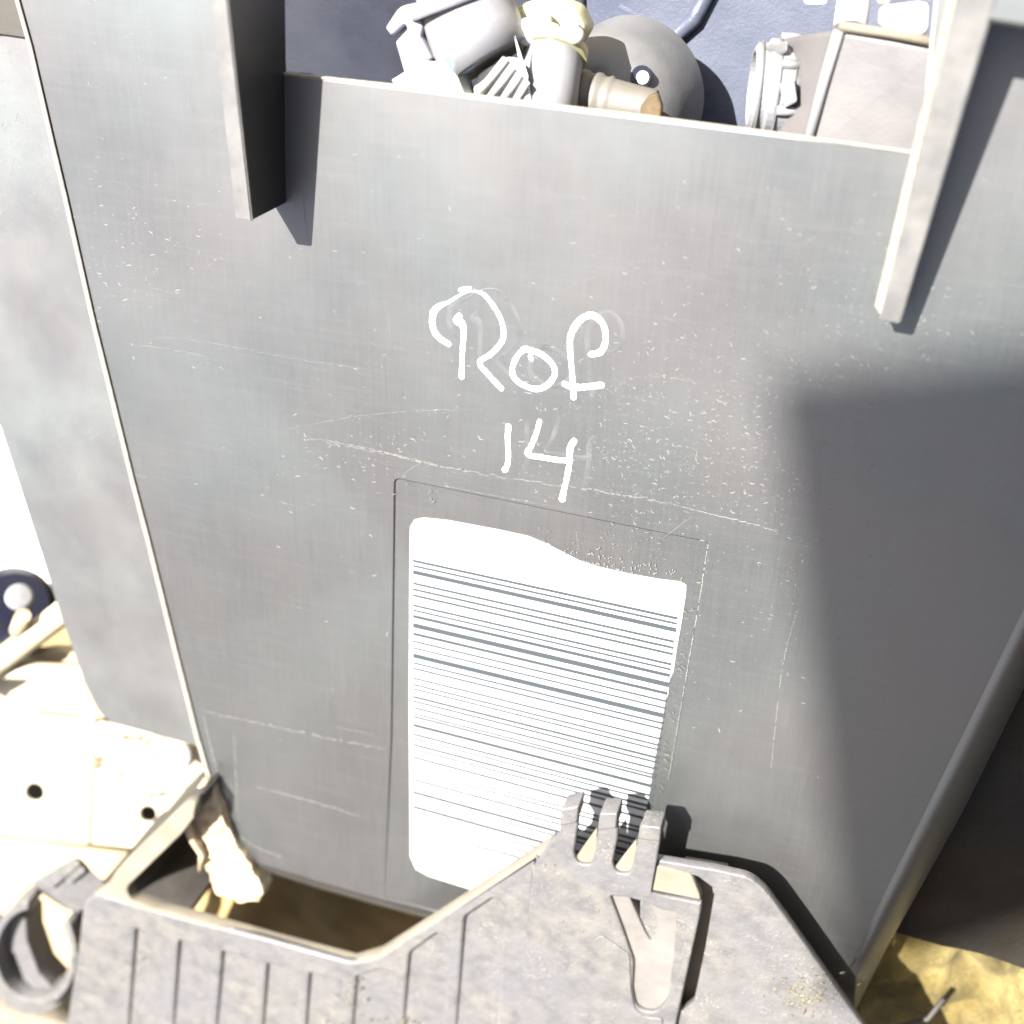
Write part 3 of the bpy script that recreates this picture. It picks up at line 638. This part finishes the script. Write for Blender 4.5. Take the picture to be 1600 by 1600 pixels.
C5 = thing('round_cover', 'dark grey domed cover with one small hole behind the tan hose', 'cover', tuple(P(980, 130, -.06)))
dome = [(0, .022), (.008, .0215), (.016, .019), (.022, .015), (.026, .008), (.0275, 0), (.0275, -.02)]
part('dome', lathe(P(955, 170, -.08), Vector((-.15, -.1, 1)), dome, 64, True), M['darkgrey'], C5)
part('hole_rim', tube([P(1002, 120, -.067), P(1002, 120, -.0605)], [.0040, .0034], 18), M['dark_knob'], C5)
part('hole_lining', tube([P(1004, 121, -.064), P(1004, 121, -.0600)], [.0022, .0022], 14), M['lilac'], C5)
C6 = thing('ribbed_hose', 'tan ribbed rubber hose end with a rusty mouth in front of the dark cover', 'hose', tuple(P(960, 150, -.04)))
hp = [(892, 150), (912, 148), (930, 150), (950, 154), (970, 158), (990, 162), (1008, 165), (1022, 168)]
path = []; rad = []
for k in range(29):
    t = k / 28 * 7; i = min(6, int(t)); fq = t - i
    x = hp[i][0] * (1 - fq) + hp[i + 1][0] * fq; y = hp[i][1] * (1 - fq) + hp[i + 1][1] * fq
    path.append(P(x, y + 4, -.043)); rad.append(.0088 + (.0008 if (k % 4 < 2 and k < 13) else 0) - k * .00008)
part('hose_body', tube(path, [q * .92 for q in rad], 26, caps=True), M['tan'], C6)
part('hose_mouth', plate([[(1000, 166, 4), (1014, 148, 4), (1027, 146, 6), (1034, 166, 4), (1032, 186, 3), (1000, 184, 3)]], -.0345, .003, .0006), M['tan_dark'], C6)

X = thing('grey_junction_box', 'grey metal box with a round port on its left end, right of the opening', 'box', tuple(P(1330, 140, -.06)))
part('box_body', hull([(1308, 46, -.03), (1466, 74, -.026), (1428, 270, -.026), (1250, 250, -.03), (1204, 62, -.055), (1160, 240, -.055), (1240, 60, -.09), (1480, 70, -.09), (1440, 250, -.09), (1200, 250, -.09)], .0014), M['boxgrey'], X)
part('box_rim', tube([P(1312, 40, -.0285), P(1390, 52, -.0265), P(1470, 68, -.0245)], [.0013] * 3, 10), M['bracket_dust'], X)
part('corner_bead', tube([P(1311, 48, -.029), P(1287, 130, -.029), P(1252, 260, -.029)], [.0016] * 3, 10), M['greypl'], X)
axp = (P(1100, 128, -.058) - P(1290, 146, -.058)).normalized() + Vector((0, 0, .22))
PC = P(1212, 140, -.052)
pr = part('port', lathe(PC, axp, [(.0150, -.014), (.0150, .003), (.0136, .004), (.0136, .0068), (.0122, .0078), (.0110, .0078), (.0104, .001), (0, .001)]), M['greypl'], X)
for r0, h in ((.0149, -.004), (.0149, .0005), (.0135, .0058)):
    part('port_ring', lathe(PC, axp, [(r0, h - .0006), (r0 + .0010, h), (r0, h + .0006)]), M['darkgrey'], pr)
for k in range(7):
    a_ = .9 * k; u_, v_ = frame_for(axp); q = PC + (u_ * math.cos(a_) + v_ * math.sin(a_)) * .0152; ax_ = axp.normalized()
    part('port_lug', tube([q - ax_ * .006, q + ax_ * .0005], [.0016, .0016], 8), M['darkgrey'] if k % 2 else M['greypl'], pr)
part('port_lug', hull([(1218, 130, -.036), (1240, 118, -.032), (1246, 160, -.032), (1222, 172, -.036), (1220, 140, -.055), (1245, 140, -.055)], .0008), M['greypl'], X)
part('port_lug', hull([(1196, 70, -.045), (1232, 62, -.040), (1230, 84, -.040), (1200, 92, -.045), (1200, 80, -.06), (1230, 74, -.06)], .0008), M['darkgrey'], X)
part('stub_pipe', tube([P(1338, -60, -.05), P(1334, 0, -.045), P(1328, 44, -.04)], [.0048] * 3, 18), M['whitepl'], X)
solo('white_connector', hull([(1374, 10, -.03), (1452, 0, -.025), (1450, 50, -.025), (1436, 62, -.028), (1372, 46, -.03), (1380, 10, -.05), (1450, 50, -.05)], .0014), M['whitepl'],
     'white plug sitting on top of the grey metal box', 'connector')
solo('amber_clip', hull([(1368, -30, -.03), (1394, -30, -.03), (1390, 8, -.03), (1370, 6, -.03), (1380, -10, -.045)], .0008), M['foam'], 'small amber clip just above the white plug', 'clip')
solo('white_bolt_cap', hull([(1254, -20, -.04), (1296, -20, -.04), (1292, 8, -.04), (1256, 8, -.04), (1270, -10, -.06)], .001), M['whitepl'], 'white cap at the top edge above the grey box', 'cap')

# ---------------------------------------------------------------- unseen board added on a post, cut to shade the lower right
BH = 1.8
sh = [(1205, 590), (1640, 540), (1900, 700), (1900, 1250), (1640, 1430), (1420, 1500), (1322, 1530)]
off = SUN * (BH / SUN.z)
SB = thing('unseen_shade_board', 'unseen board added on a post to cast the lower right shadow', 'board', (1.1, .9, gz))
bm = bmesh.new(); pts = [P(x, y, 0) for x, y in sh]
t = [bm.verts.new(p + off) for p in pts]; b = [bm.verts.new(p + off + Vector((0, 0, .012))) for p in pts]
bm.faces.new(t); bm.faces.new(b[::-1])
for k in range(len(t)): bm.faces.new((t[k], t[(k + 1) % len(t)], b[(k + 1) % len(t)], b[k]))
part('board', from_bm(bm), M['board'], SB)
part('post', tube([Vector((1.1, .9, gz)), Vector((1.1, .9, BH + .03))], [.02, .02], 12), M['board'], SB)
e = pts[2] + off
part('post_arm', tube([Vector((1.1, .9, BH + .02)), Vector((e.x - .03, e.y, BH + .025))], [.012, .012], 10), M['board'], SB)

# ---------------------------------------------------------------- unseen dark blocks added to darken reflections and shaded sides
for nm, lb, x0, x1, y0, y1, h in (('added_dark_block', 'unseen dark block added beyond the lower end of the housing to darken its reflections', -1.6, 1.4, -1.9, -1.3, 2.8),
                                  ('added_dark_block', 'unseen dark block added to the right of the housing to darken the rib sides', .75, 1.35, -1.1, .75, 1.15)):
    ct = thing(nm, lb, 'light blocker', ((x0 + x1) / 2, (y0 + y1) / 2, gz), group='added dark blocks round the pile')
    def box(a, b, c, d, e, f):
        bm = bmesh.new(); bmesh.ops.create_cube(bm, size=1)
        for v in bm.verts: v.co = Vector((a + (b - a) * (v.co.x + .5), c + (d - c) * (v.co.y + .5), e + (f - e) * (v.co.z + .5)))
        bmesh.ops.bevel(bm, geom=list(bm.edges), offset=.01, segments=2, affect='EDGES'); return from_bm(bm)
    part('dark_block_body', box(x0, x1, y0, y1, gz, gz + h), M['board_dark'], ct)
    part('dark_block_rail', box(x0 - .03, x1 + .03, y0 - .03, y1 + .03, gz + h + .003, gz + h + .07), M['board_dark'], ct)
